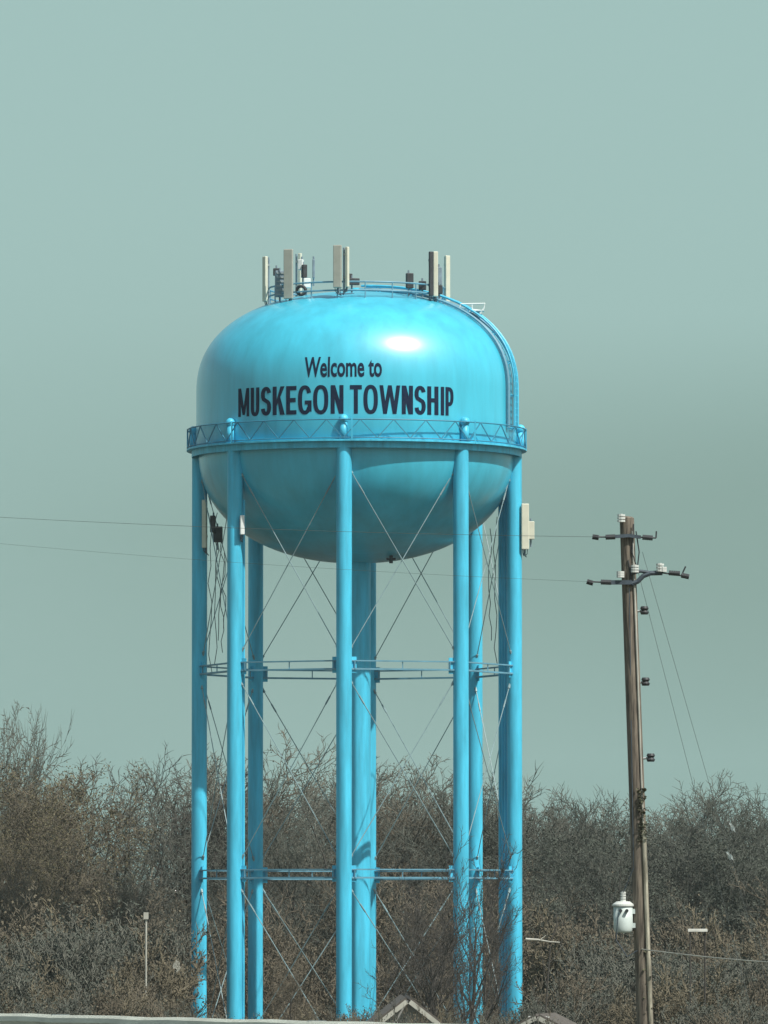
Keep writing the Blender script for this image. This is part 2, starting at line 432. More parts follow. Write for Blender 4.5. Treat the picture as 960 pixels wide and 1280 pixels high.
for k in range(8):
    bm = B(); bar(bm, pol(LEG_A[k] + 0.05, rr, zd), pol(LEG_A[k] + 0.05, rr, zt_r + 0.08), 0.08, 0.08)
    obj('railing_post', bm, M['steel'], balc)

# legs, with a capped stub above the balcony
RLEG = 9.6 * MP
for k, th in enumerate(LEG_A):
    bm = B()
    tube(bm, [pol(th, RL, Z0 + 0.4), pol(th, RL, zz(700)), pol(th, RL, zd - 0.02)], RLEG, 24, False)
    lg = obj('leg', bm, M['steel'], tower, False)
    lg.data.polygons.foreach_set('use_smooth', [len(p.vertices) == 4 for p in lg.data.polygons])
    bm = B()
    rc = R + 0.16
    tube(bm, [pol(th, rc, zd + 0.06), pol(th, rc, zd + 0.85)], 0.20, 14, r1=0.17)
    g = bmesh.ops.create_uvsphere(bm, u_segments=14, v_segments=8, radius=0.23)
    for v in g['verts']: v.co += pol(th, rc, zd + 1.0)
    obj('leg_cap', bm, M['steel'], lg, True)
    bm = B(); lathe(bm, [(0, Z0 - 0.3), (0.9, Z0 - 0.3), (0.9, Z0 + 0.35), (0.5, Z0 + 0.52), (0, Z0 + 0.52)], 20, pol(th, RL, 0))
    obj('footing', bm, M['concrete'], lg)

ZS = [zz(837.5), zz(1093)]
for k, th in enumerate(LEG_A):
    lg = [o for o in tower.children if o.name.startswith('leg')][k]
    for z in ZS:
        for sgn in (-1, 1):
            d = pol(LEG_A[(k + sgn) % 8], RL, z) - pol(th, RL, z); d.normalize(); c = pol(th, RL, z) + d * (RLEG + 0.10)
            bm = B(); bar(bm, c - d * 0.14, c + d * 0.14, 0.03, 0.75); obj('gusset_plate', bm, M['steel'], lg)
# central riser
bm = B(); tube(bm, [(0, 0, Z0), (0, 0, zz(860)), (0, 0, zb + 0.4)], 17.5 * MP, 32, False)
ris = obj('riser_pipe', bm, M['steel'], tower); ris.data.polygons.foreach_set('use_smooth', [len(p.vertices) == 4 for p in ris.data.polygons])

# horizontal struts: two flat bars with lacing between them
ZS = [zz(837.5), zz(1093)]
for z in ZS:
    for k in range(8):
        a, b = pol(LEG_A[k], RL, z), pol(LEG_A[(k + 1) % 8], RL, z)
        d = (b - a).normalized(); a2, b2 = a + d * (RLEG - 0.03), b - d * (RLEG - 0.03); L = (b2 - a2).length
        bm = B(); hz = Vector((0, 0, 0.19))
        bar(bm, a2 + hz, b2 + hz, 0.20, 0.06); bar(bm, a2 - hz, b2 - hz, 0.20, 0.08)
        for f in (0.04, 0.5, 0.96):
            p0 = a2 + d * (L * f); bar(bm, p0 - hz, p0 + hz, 0.05, 0.10 if 0.1 < f < 0.9 else 0.25)
        obj('strut', bm, M['pale'], tower)
# crossed tie rods in every panel, with a ring at each crossing
LV = [zd - 0.6, ZS[0], ZS[1], Z0 + 0.8]
for zu, zl in zip(LV, LV[1:]):
    for k in range(8):
        rd = RL - 0.02
        a, b = LEG_A[k], LEG_A[(k + 1) % 8]
        for i, (p, q) in enumerate(((pol(a, rd, zu - 0.25), pol(b, rd, zl + 0.25)), (pol(b, rd - 0.07, zu - 0.25), pol(a, rd - 0.07, zl + 0.25)))):
            bm = B(); d = (q - p).normalized()
            p, q = p + d * 0.5, q - d * 0.5
            tube(bm, [p, q], 0.022, 6)
            tube(bm, [p + d * 0.9, p + d * 1.35], 0.04, 6); tube(bm, [q - d * 0.25, q + d * 0.1], 0.06, 6); tube(bm, [p - d * 0.1, p + d * 0.25], 0.06, 6)
            obj('tie_rod', bm, M['rod'], tower)
# drain stub hung under the bowl and conduits down two legs
bm = B(); q = Vector((43 * MP, -2.0, zz(700)))
tube(bm, [q + Vector((0, 0, 0.3)), q - Vector((0, 0, 0.25))], 0.09, 8); tube(bm, [q - Vector((0.22, 0, 0.05)), q + Vector((0.22, 0, -0.05))], 0.06, 6)
obj('drain_fitting', bm, M['dark'], tower)
def conduit(px, dy, r, ztop, m):
    bm = B(); x = (px - 445.7) * MP
    tube(bm, [(x, dy, ztop), (x, dy, Z0)], r, 8)
    o = obj('conduit', bm, m, tower); return o
for px, dy in ((636, 0.1), (632, 0.25), (628.5, 0.4), (625.5, 0.5)):
    conduit(px, dy, 0.085, zr - 0.6, M['steel'])
conduit(307, -4.8, 0.06, zr - 2.5, M['steel'])
def slack(px, dy, y0, y1, amp, seed):
    rnd = random.Random(seed); bm = B(); x = (px - 445.7) * MP
    pts = [(x + rnd.uniform(-amp, amp), dy + rnd.uniform(-amp, amp), zz(y0 + (y1 - y0) * i / 9)) for i in range(10)]
    tube(bm, pts, 0.02, 6); obj('cable', bm, M['cable'], tower)
for px, y0, y1, s in ((262, 640, 840, 1), (268, 640, 830, 2), (272, 655, 800, 3), (277, 660, 785, 4), (279, 690, 815, 5), (620, 645, 830, 6), (614, 660, 800, 7)):
    slack(px, 0.6, y0, y1, 0.12, s)
slack(303, -4.6, 668, 720, 0.08, 8)

# roof handrail (corral) that carries the antennas
RC = 111 * MP
def roof_z(r):
    for (r0, z0), (r1, z1) in zip(up, up[1:]):
        if r1 <= r <= r0 and z1 > z0 + 1e-6: return z0 + (z1 - z0) * (r0 - r) / max(1e-6, r0 - r1)
    return zt
zc = roof_z(RC)
bm = B()
for h in (0.35, 0.75): tube(bm, ring(zc + h, RC, 64), 0.045, 6, False)
for k in range(20):
    th = 2 * PI * k / 20 + 0.1
    tube(bm, [pol(th, RC, zc - 0.1), pol(th, RC, zc + 0.78)], 0.035, 6)
obj('roof_railing', bm, M['pale'], tower)
bm = B(); lathe(bm, [(0, zt - 0.05), (0.45, zt - 0.05), (0.45, zt + 0.12), (0.3, zt + 0.22), (0, zt + 0.25)], 20)
obj('roof_vent', bm, M['tank'], tower)
# little landing with a handrail at the head of the ladder
bm = B()
def tl(px, py, dy): return P(px, py, CY + dy) - Vector((CX, CY, 0))
for dy in (-1.9, -1.1):
    tube(bm, [tl(574, 386, dy), tl(576, 380, dy), tl(606, 379.5, dy), tl(605, 385, dy), tl(600, 392.5, dy)], 0.04, 6)
    tube(bm, [tl(590, 391, dy), tl(590, 380, dy)], 0.03, 6); tube(bm, [tl(580, 386, dy), tl(602, 388, dy)], 0.03, 6)
bar(bm, tl(588, 389.5, -1.5), tl(605, 388.5, -1.5), 0.9, 0.05)
tube(bm, [tl(606, 379.5, -1.9), tl(606, 379.5, -1.1)], 0.04, 6)
obj('ladder_landing', bm, M['white'], tower)

# ------------------------------------------------------------------ antennas
def antenna(px, y0, y1, wpx, label, m, back=False, face=None, depth=0.16, dark=False, group='panel antennas on the roof of the tank', at=None):
    """a panel antenna on its mast: y0 top, y1 foot"""
    off = (px - 445.7) * MP
    if at is None:
        s = max(-1, min(1, off / RC)); th = math.asin(s)
        if back: th = PI - th
        loc = pol(th, RC + 0.05, 0); Y = CY + loc.y
    else:
        th, loc = at; Y = CY + loc.y
    z_top, z_bot = P(px, y0, Y).z, P(px, y1, Y).z
    h = z_top - z_bot; w = wpx * MP
    t = thing('panel_antenna', label, 'antenna', (P(px, y0, Y).x, Y, z_bot), th if face is None else face, group)
    bm = B(); box(bm, (0, -0.20, h * 0.5), (w, depth, h * 0.97), bevel=min(w, depth) * 0.22); obj('panel', bm, m, t)
    bm = B(); tube(bm, [(0, 0, -0.25), (0, 0, h * 0.97)], 0.05, 8); obj('mast', bm, M['grey'], t)
    bm = B()
    for k, x in enumerate((-0.3, 0.05, 0.3)):
        tube(bm, [(x * w, -0.18, 0.06), (x * w, -0.14, -0.10 - 0.04 * k), (x * w * .6, -0.02, -0.20), (x * w * .5 + .05, 0.10, -0.26 - .03 * k)], 0.018, 5)
    obj('cable', bm, M['cable'], t)
    for f in (0.25, 0.8):
        bm = B(); box(bm, (0, -0.07, h * f), (0.14, 0.16, 0.1)); obj('bracket', bm, M['galv'], t)
    return t
r_ = math.radians
antenna(336, 320, 378, 8, 'leftmost cream panel antenna on the tank roof', M['cream'], face=r_(-60))
antenna(362.5, 311, 375, 12, 'wide beige panel antenna beside the coiled cable on the tank roof', M['beige'], face=r_(-20))
antenna(370.5, 316, 372, 4, 'slim pale antenna close behind the wide beige panel', M['cream'], back=True, face=r_(60))
antenna(423, 306, 361, 10.5, 'tallest lone panel antenna at the front of the tank roof', M['beige'], face=r_(-12))
antenna(430, 308, 360, 4, 'thin cream antenna edge touching the lone front panel', M['cream'], face=r_(50))
antenna(537, 314, 371, 5.5, 'dark narrow antenna at the left of the right hand cluster', M['dark'], face=r_(20))
antenna(543.5, 314, 372, 6, 'cream panel antenna right beside the dark narrow one', M['cream'], face=r_(10))
antenna(556.5, 319, 379, 6.5, 'rightmost cream panel antenna on the tank roof', M['cream'], face=r_(30))
# panels on the legs under the bowl
def leg_at(k, dx, dy): return Vector(pol(LEG_A[k], RL, 0)) + Vector((dx, dy, 0))
G2 = 'panel antennas on the legs under the tank'
antenna(655.5, 629, 688, 9.5, 'cream panel antenna high on the right leg, standing out against the sky', M['cream'], at=(r_(70), leg_at(2, .5, -.1)), face=r_(8), group=G2)
antenna(258, 624, 686, 6, 'tall pale panel antenna beside the outer left leg under the bowl', M['cream'], at=(r_(-60), leg_at(6, .4, -.5)), face=r_(-25), group=G2)
antenna(301.5, 644, 669, 5.5, 'short white panel antenna on the front left leg', M['white'], at=(r_(-30), leg_at(7, .3, -.35)), face=r_(15), group=G2)

def radio(px, py, Y, w, h, label, m, rz=0.0, fins=True, group='radio units on the tank roof', d=0.22):
    c = P(px, py, Y); t = thing('radio_unit', label, 'radio unit', c, rz, group)
    bm = B(); box(bm, (0, 0, 0), (w, d, h), bevel=0.03); obj('housing', bm, m, t)
    if fins:
        bm = B()
        for i in range(6): box(bm, (0, -d / 2 - 0.02, -h * 0.4 + h * 0.8 * i / 5), (w * 0.86, 0.05, h * 0.05))
        obj('cooling_fins', bm, M['galv'], t)
    bm = B(); tube(bm, [(0, d / 2 + 0.06, -h / 2 - 0.35), (0, d / 2 + 0.06, h / 2 + 0.15)], 0.045, 7)
    box(bm, (0, d / 2, 0), (0.12, 0.14, h * 0.5)); obj('mounting_post', bm, M['grey'], t)
    return t
ya = D - 2.2
radio(350.5, 355, ya, 0.50, 1.25, 'ribbed blue grey radio unit between the two leftmost roof antennas', M['grey'], 0.2)
radio(346, 340, ya + 0.6, 0.34, 0.35, 'small dark radio unit above the ribbed one', M['dark'], 0.1, False)
radio(376, 331, ya + 0.4, 0.24, 0.5, 'small white radio unit high beside the wide beige antenna', M['white'], -0.3, False)
radio(380.5, 339, ya + 0.2, 0.22, 0.62, 'dark slim radio unit below the small white one', M['dark'], 0.4, False)
radio(383.5, 354, ya, 0.34, 0.45, 'white square radio unit just above the roof railing', M['white'], 0.2, False)
radio(392, 336, ya + 1.0, 0.12, 0.9, 'thin pale radio post left of the lone front antenna', M['grey'], 0, False)
radio(441, 352, D - 3.6, 0.62, 0.32, 'wide dark radio unit right of the lone front antenna', M['dark'], 0.3, False)
radio(436, 346, D - 3.4, 0.3, 0.3, 'small dark radio unit leaning on the lone front antenna', M['dark'], 0.5, False)
radio(512, 351, D - 2.8, 0.34, 0.72, 'dark radio unit standing alone left of the right hand cluster', M['dark'], 0.3, False)
radio(528, 357, D - 2.6, 0.36, 0.42, 'short dark radio unit at the foot of the right hand cluster', M['dark'], 0.0, False)
radio(549.5, 345, D - 1.6, 0.20, 0.85, 'grey slim radio unit between two cream antennas', M['grey'], 0.2, False)
radio(549.5, 362, D - 1.9, 0.26, 0.42, 'dark radio unit low between two cream antennas', M['dark'], 0.1, False)
radio(664, 663, D - 0.75, 0.29, 0.85, 'cream box hung on the outer side of the right leg antenna', M['cream'], 0.1, False, 'radio units under the tank')
radio(266, 655, D - 0.2, 0.24, 0.8, 'dark radio unit beside the left leg antenna', M['dark'], -0.2, False, 'radio units under the tank')
radio(272.5, 668, D, 0.42, 0.75, 'dark wide radio unit between the two left legs', M['dark'], 0.2, False, 'radio units under the tank')
radio(650.5, 668, D - 0.2, 0.22, 1.5, 'dark mounting channel between the right leg and its antenna', M['dark'], 0.1, False, 'radio units under the tank')
# coiled cable
bm = B(); rg = [(0.2 * math.cos(a * PI / 10), 0.0, 0.2 * math.sin(a * PI / 10)) for a in range(21)]
tube(bm, rg, 0.075, 8, False)
o = tag(obj('cable_coil', bm, M['dark'], None, True), 'round dark coil of cable hung on the roof railing', 'cable coil'); o.location = P(376.5, 363, D - 3.1)

# ------------------------------------------------------------------ utility pole
DP = 152.0
mp_ = DP * K
ptop, pbot = P(783.5, 648, DP), P(806.5, 1280, DP)
dirp = (pbot - ptop) / (pbot.z - ptop.z)
pz = gz(DP)
pbase = ptop + dirp * (pz - ptop.z)
pole = thing('utility_pole', 'leaning weathered wooden utility pole right of the water tower', 'utility pole', pbase)
def loc(px, py, dy=0.0): return P(px, py, DP + dy) - pbase
bm = B(); n = 14
tube(bm, [(dirp * (ptop.z - pz) * (i / n)) for i in range(n + 1)], 0.185, 16, False, 0.150)
pl = obj('pole', bm, M['wood'], pole); pl.data.polygons.foreach_set('use_smooth', [len(p.vertices) == 4 for p in pl.data.polygons])
def insul(bm, a, b, r, n=5):
    """a ribbed insulator from a to b"""
    a, b = Vector(a), Vector(b); pts = []
    tube(bm, [a, b], r * 0.45, 8)
    for i in range(n):
        c = a + (b - a) * ((i + 0.5) / n); d = (b - a).normalized() * 0.02
        tube(bm, [c - d, c + d], r, 10)
bm = B(); bar(bm, loc(786, 669.5, -0.2), loc(801, 671.5, -0.2), 0.06, 0.07); bar(bm, loc(757, 671.5, -0.2), loc(786, 669.5, -0.2), 0.06, 0.07)
obj('upper_arm', bm, M['cable'], pole)
bm = B(); bar(bm, loc(762, 728, -0.19), loc(790, 728, -0.19), 0.08, 0.09)
tube(bm, [loc(789, 730, -0.19), loc(797, 727, -0.19), loc(804, 720, -0.19), (loc(813, 716.5, -0.19)), loc(828, 716, -0.19)], 0.05, 8)
tube(bm, [loc(789, 717, -0.19), loc(800, 714, -0.19), loc(808, 715, -0.19), loc(818, 717, -0.19)], 0.035, 8)
obj('lower_arm', bm, M['cable'], pole)
for (a, b, y0, y1) in ((741, 748, 671, 672), (757, 769, 671.5, 671), (803, 816, 671.5, 672.5), (734, 741, 727, 729), (751, 764, 727.5, 728), (836, 850, 716, 717), (852, 861, 719, 721)):
    bm = B(); insul(bm, loc(a, y0, -0.2), loc(b, y1, -0.2), 0.055); obj('strain_insulator', bm, M['dark'], pole)
for (x, y0, y1) in ((776.5, 653, 642.5), (825, 715, 704), (828.5, 714.5, 709), (793.5, 716, 706), (775.5, 722, 714)):
    bm = B(); insul(bm, loc(x, y0, -0.22), loc(x, y1, -0.22), 0.085, 3); obj('pin_insulator', bm, M['porcelain'], pole)
bm = B()
for a_, b_ in (((757, 671.3), (741, 671)), ((801, 671.5), (820, 672.5)), ((820, 672.5), (820.5, 664)), ((762, 728), (734, 727)), ((828, 716), (861, 721)), ((852, 719), (857, 708))):
    tube(bm, [loc(*a_, -0.2), loc(*b_, -0.2)], 0.018, 6)
for (a, b) in (((792, 655), (790, 690)), ((790, 690), (797, 712)), ((795, 664), (799, 690)), ((799, 690), (796, 716)), ((785, 700), (790, 728))):
    tube(bm, [loc(*a, -0.17), loc(*b, -0.17)], 0.015, 6)
obj('jumper_wires', bm, M['dark'], pole)
for i, (x, y) in enumerate(((804.5, 763), (806, 852), (812.5, 947))):
    bm = B(); xp = 783.5 + (y - 648) * 23 / 632
    tube(bm, [loc(xp + 6, y + 1.5), loc(x + 2, y)], 0.028, 6)
    br = obj('standoff_bracket', bm, M['galv'], pole)
    bm = B(); c = loc(x + 1, y)
    lathe(bm, [(0, -.085), (0.07, -.085), (0.09, -.04), (0.06, 0.0), (0.09, .04), (0.07, .085), (0, .085)], 12, c); obj('spool', bm, M['dark'], br)
bm = B(); lathe(bm, [(0, 0), (0.152, 0), (0.12, 0.03), (0, 0.05)], 16, ptop - pbase); obj('pole_cap', bm, M['wood'], pole)
bm = B(); tube(bm, [loc(790 + (y - 648) * 23 / 632, y, -0.16) for y in (664, 750, 850, 950, 1040)], 0.022, 6)
obj('ground_wire_moulding', bm, M['trim_dull'], pole)
bm = B(); tube(bm, [loc(790.5 + (y - 648) * 23 / 632, y, -0.17) for y in (1038, 1100, 1180, 1280, 1400, 1490)], 0.045, 8)
obj('riser_guard', bm, M['pale_wood'], pole)
# climbing vine on the pole
def vine():
    rnd = random.Random(5); bm = B()
    for i in range(200):
        y = rnd.choice((rnd.uniform(985, 1055), rnd.uniform(985, 1050), rnd.uniform(1185, 1420)))
        x = 783.5 + (y - 648) * 23 / 632 + rnd.uniform(0, 11)
        c = loc(x, y, -0.15 - rnd.uniform(0, 0.08)); s = rnd.uniform(.02, .06)
        u = Vector((rnd.uniform(-1, 1), rnd.uniform(-1, 1), rnd.uniform(-1, 1))).normalized() * s; v, _ = frame(u); v *= s * 0.8
        bm.faces.new([bm.verts.new(c + q) for q in (u, v, -u, -v)])
    return bm
vo = obj('climbing_vine', vine(), None, pole); vo.data.materials.append(material('vine_leaves', (0.085, 0.088, 0.05), 0.9, 0.4, 8.0))

# transformer
tc_ = P(779, 1166, DP - 0.05)
tr = thing('transformer', 'pale round transformer can hung on the left of the utility pole', 'transformer', tc_)
hh = 46 * mp_; rr_ = 12.0 * mp_
bm = B(); lathe(bm, [(0, 0), (rr_ * 0.85, 0.0), (rr_ * 0.95, 0.05), (rr_, 0.12), (rr_, hh * 0.72), (0, hh * 0.72)], 28)
ct = obj('can', bm, M['xfmr'], tr); ct.data.polygons.foreach_set('use_smooth', [len(p.vertices) == 4 for p in ct.data.polygons])
bm = B(); lathe(bm, [(0, hh * .72), (rr_ * 1.12, hh * .72), (rr_ * 1.12, hh * .77), (rr_ * 0.7, hh * .85), (0, hh * .86)], 28); obj('lid', bm, M['porcelain'], tr)
bm = B(); insul(bm, (0, 0, hh * .84), (0, 0, hh * 1.12), 0.06, 4); obj('bushing', bm, M['porcelain'], tr)
for s in (-.3, .35):
    bm = B(); insul(bm, (rr_ * .5 * s * 2, -rr_ * 0.9, hh * .6), (rr_ * .5 * s * 2, -rr_ * 1.25, hh * .6), 0.035, 3); obj('low_bushing', bm, M['dark'], tr)
for zf in (.2, .58):
    bm = B(); box(bm, (rr_ * 1.02, 0, hh * zf), (rr_ * .5, 0.12, 0.1)); obj('hanger_bracket', bm, M['xfmr'], tr)

bm = B(); o_ = tc_
for a_, b_ in (((779, 1116), (792, 1085)), ((792, 1085), (789, 900)), ((789, 900), (786.5, 735))):
    tube(bm, [P(*a_, DP - .1) - o_, P(*b_, DP - .22) - o_], 0.010, 5)
tube(bm, [P(773, 1142, DP - .3) - o_, P(770, 1175, DP - .25) - o_, P(784, 1196, DP - .2) - o_, P(797, 1188, DP - .2) - o_], 0.012, 5)
obj('drop_lead', bm, M['cable'], tr)

# wires
def wire(name, label, pts, r=0.011, sag=0.0, group='power lines', cat='wire', m=None, n=24):
    a, b = pts; bm = B()
    tube(bm, [a + (b - a) * (i / n) - Vector((0, 0, sag * 4 * (i / n) * (1 - i / n))) for i in range(n + 1)], r, 6)
    return tag(obj(name, bm, m or M['wire']), label, cat, group)
wire('power_line', 'upper thin power line running left from the pole across the bowl', (P(741, 671, DP - .2), P(-160, 637, DP + 8)), r=0.0045, sag=0.10)
wire('power_line', 'lower thin power line running left from the pole below the first', (P(734, 727, DP - .2), P(-160, 664, DP + 8)), r=0.0028, sag=0.12)
for (x0, y0, x1, y1), lb in (((797, 712, 1012, 1490), 'inner thin guy wire slanting down right from the pole'), ((803, 690, 1050, 1500), 'outer thin guy wire slanting down right from the pole')):
    q = P(x1, y1, DP + 3); q.z = gz(DP)
    wire('guy_wire', lb, (P(x0, y0, DP), q), r=0.005, group='guy wires of the utility pole')

# ------------------------------------------------------------------ houses at the foot of the tower
def house(name, label, px, py, Y, half, length, pitch, hwall, rz):
    """gabled house: px,py = apex of the near gable"""
    ap = P(px, py, Y); zg = gz(Y); hr = half * math.tan(pitch); ze = ap.z - hr
    t = thing(name, label, 'house', (ap.x, ap.y, zg), rz)
    H = ap.z - zg; E = H - hr
    bm = B()
    f = [(-half, 0, 0), (half, 0, 0), (half, 0, E), (0, 0, H), (-half, 0, E)]
    a = [bm.verts.new(p) for p in f]; b = [bm.verts.new((x, length, z)) for x, _, z in f]
    bm.faces.new(a); bm.faces.new(b[::-1])
    for i in range(5):
        j = (i + 1) % 5; bm.faces.new((a[j], a[i], b[i], b[j]))
    bmesh.ops.recalc_face_normals(bm, faces=bm.faces); obj('wall', bm, M['siding'], t)
    ov = 0.35
    rf = None
    for s in (-1, 1):
        bm = B()
        n = Vector((s * math.sin(pitch), 0, math.cos(pitch))); dn = Vector((s * math.cos(pitch), 0, -math.sin(pitch)))
        top = Vector((0, 0, H)) + n * 0.05; L = half / math.cos(pitch) + ov
        q = [top + Vector((0, -ov, 0)), top + dn * L + Vector((0, -ov, 0)), top + dn * L + Vector((0, length + ov, 0)), top + Vector((0, length + ov, 0))]
        lo = [bm.verts.new(p) for p in q]; hi = [bm.verts.new(p + n * 0.09) for p in q]
        bm.faces.new(lo[::-1]); bm.faces.new(hi)
        for i in range(4): bm.faces.new((lo[i], lo[(i + 1) % 4], hi[(i + 1) % 4], hi[i]))
        bmesh.ops.recalc_face_normals(bm, faces=bm.faces); rf = obj('roof', bm, M['shingle'], t)
        bm = B(); o_ = Vector((0, -ov - 0.035, -0.05)); bar(bm, top + o_ + dn * 0.02 * 1, top + dn * L + o_, 0.05, 0.14); obj('fascia', bm, M['trim_dull'], rf)
    bm = B(); box(bm, (0, -0.02, E + hr * 0.35), (0.7, 0.06, 0.7)); w = obj('window', bm, M['trim'], t)
    bm = B(); box(bm, (0, -0.04, E + hr * 0.35), (0.54, 0.06, 0.54)); obj('pane', bm, M['glass'], w)
    bm = B(); box(bm, (half * 0.4, -0.03, 1.05), (0.95, 0.07, 2.1)); dr = obj('door', bm, M['trim'], t)
    bm = B(); tube(bm, [(half * 0.4 + 0.35, -0.12, 1.0), (half * 0.4 + 0.35, -0.05, 1.0)], 0.04, 8); obj('handle', bm, M['dark'], dr)
    return t
house('gabled_house', 'small pale gabled house whose roof peak shows between the tower legs', 510, 1251, 225, 3.2, 8, r_(38), 2.5, 0.015)
house('garden_shed', 'low pale shed half hidden in brush beside the right tower leg', 674, 1272, 240, 0.9, 2.4, r_(27), 2.0, -0.2)

# ------------------------------------------------------------------ small roadside things
bm = B(); a = P(182.5, 1215, 300); a.z = gz(300)
mk = thing('marker_post', 'thin greyish marker post standing in the brush on the left', 'post', a)
h = P(182.5, 1141, 300).z - a.z
tube(bm, [(0, 0, 0), (0, 0, h)], 0.04, 8); obj('post', bm, M['trim_dull'], mk)
bm = B(); box(bm, (0, -0.07, h - 0.12), (0.20, 0.03, 0.28)); obj('plate', bm, M['trim_dull'], mk)
def low_cable():
    a, b = P(802, 1186.5, DP - 0.15), P(1160, 1209, DP - 14); bm = B(); n = 30
    tube(bm, [a + (b - a) * (i / n) - Vector((0, 0, 0.10 * 4 * (i / n) * (1 - i / n))) for i in range(n + 1)], 0.014, 6)
    tag(obj('communication_cable', bm, M['trim_dull']), 'pale cable running right from low on the utility pole', 'cable')
low_cable()
def dead_sapling():
    c = P(657, 1174, 262); e = P(700, 1178, 262); f = P(684, 1176.6, 262); f.z = gz(262)
    t = thing('dead_sapling', 'dead sapling with a pale level broken limb just right of the tower', 'dead tree', f)
    c, e = c - f, e - f; d = e - c; top = c + d * 0.72
    bm = B(); tube(bm, [(0, 0, 0), (0.08, 0, 2.0), (-0.05, 0.05, 4.0), top + Vector((0, 0.02, -0.05)), top + Vector((0.25, 0.1, 0.6)), top + Vector((0.2, 0.1, 1.1))], 0.05, 7, True, 0.012)
    for k in range(9): 
        p = Vector((0.02, 0.02, 2.2 + k * 0.42)); a = k * 2.4
        tube(bm, [p, p + Vector((0.45 * math.cos(a), 0.45 * math.sin(a), 0.5)), p + Vector((0.6 * math.cos(a), 0.7 * math.sin(a), 1.1))], 0.02, 5, True, 0.008)
    obj('trunk', bm, M['bark'], t)
    bm = B(); tube(bm, [c, c + d * 0.35 + Vector((0, 0.05, 0.02)), c + d * 0.7 + Vector((0, -0.02, -0.015)), e], 0.05, 7, True, 0.02)
    tube(bm, [c + d * 0.4, c + d * 0.6 + Vector((0, 0, 0.22))], 0.022, 6, True, 0.01)
    obj('limb', bm, M['trim_dull'], t)
dead_sapling()
def scrap(px, py, Y, w, h, tilt, label):
    c = P(px, py, Y); bm = B(); rnd = random.Random(int(px))
    n = 5; vs = [[bm.verts.new(Vector(((i / n - .5) * w * (1 - .3 * abs(j / n - .5)), 0.06 * math.sin(i * 1.7 + j), (j / n - .5) * h + 0.05 * math.sin(i)))) for i in range(n + 1)] for j in range(n + 1)]
    for j in range(n):
        for i in range(n): bm.faces.new((vs[j][i], vs[j][i + 1], vs[j + 1][i + 1], vs[j + 1][i]))
    bmesh.ops.solidify(bm, geom=bm.faces[:], thickness=0.01)
    o = tag(obj('white_scrap', bm, M['white' if px > 800 else 'trim_dull']), label, 'scrap', 'white scraps caught in the trees'); o.location = c; o.rotation_euler = (-0.35, tilt, 0.6)
scrap(912, 1070, 330, 0.16, 0.42, r_(-28), 'lower white scrap caught among bare branches right of the pole')
scrap(915, 1034, 330, 0.16, 0.42, r_(-20), 'upper white scrap caught among bare branches right of the pole')
scrap(221, 1207, 280, 0.30, 0.40, r_(30), 'pale scrap caught in brush near the left tower leg')
c = P(872, 1163, 262); q = Vector((c.x, c.y, gz(262)))
bd = thing('trail_board', 'narrow white board standing level on stakes in the brush right of the pole', 'board', q)
bm = B(); box(bm, (0, 0, c.z - q.z), (0.70, 0.08, 0.11), bevel=0.015); obj('panel', bm, M['trim_white'], bd)
for x in (-0.26, 0.26):
    bm = B(); tube(bm, [(x, 0.09, 0), (x, 0.08, c.z - q.z)], 0.035, 6); obj('stake', bm, M['bark'], bd)

# ------------------------------------------------------------------ trees
def seg_mesh(name, segs, sides, mats, leaves=None):
    """one mesh of tapered tubes (segs: rows of p0 p1 r0 r1) and leaf quads"""
    A = np.asarray(segs, float); p0, p1, r0, r1 = A[:, 0:3], A[:, 3:6], A[:, 6:7], A[:, 7:8]
    d = p1 - p0; d /= np.linalg.norm(d, axis=1, keepdims=True) + 1e-9
    ref = np.where(np.abs(d[:, 2:3]) < 0.9, np.array([[0, 0, 1.]]), np.array([[1., 0, 0]]))
    u = np.cross(d, ref); u /= np.linalg.norm(u, axis=1, keepdims=True); v = np.cross(d, u)
    n = len(A); V = np.zeros((n, 2, sides, 3))
    for k in range(sides):
        c, s = math.cos(2 * PI * k / sides), math.sin(2 * PI * k / sides)
        V[:, 0, k] = p0 + r0 * (c * u + s * v); V[:, 1, k] = p1 + r1 * (c * u + s * v)
    base_i = (np.arange(n) * 2 * sides)[:, None, None]
    k = np.arange(sides); q = np.stack([k, (k + 1) % sides, sides + (k + 1) % sides, sides + k], 1)[None]
    F = (base_i + q).reshape(-1, 4); V = V.reshape(-1, 3)
    mi = np.zeros(len(F), int)
    if leaves is not None and len(leaves):
        Lf = np.asarray(leaves, float)                                # centre, half axes a and b
        c, a, b = Lf[:, 0:3], Lf[:, 3:6], Lf[:, 6:9]
        LV_ = np.stack([c + a, c + b, c - a, c - b], 1).reshape(-1, 3)
        LF = len(V) + np.arange(len(Lf) * 4).reshape(-1, 4)
        V = np.concatenate([V, LV_]); F = np.concatenate([F, LF]); mi = np.concatenate([mi, np.ones(len(LF), int)])
    me = bpy.data.meshes.new(name)
    me.vertices.add(len(V)); me.vertices.foreach_set('co', V.ravel())
    me.loops.add(F.size); me.loops.foreach_set('vertex_index', F.ravel().astype(np.int32))
    me.polygons.add(len(F)); me.polygons.foreach_set('loop_start', (np.arange(len(F)) * 4).astype(np.int32))
    me.polygons.foreach_set('loop_total', np.full(len(F), 4, np.int32))
    for m in mats: me.materials.append(m)
    me.polygons.foreach_set('material_index', mi.astype(np.int32))
    me.update(); me.validate(); return me

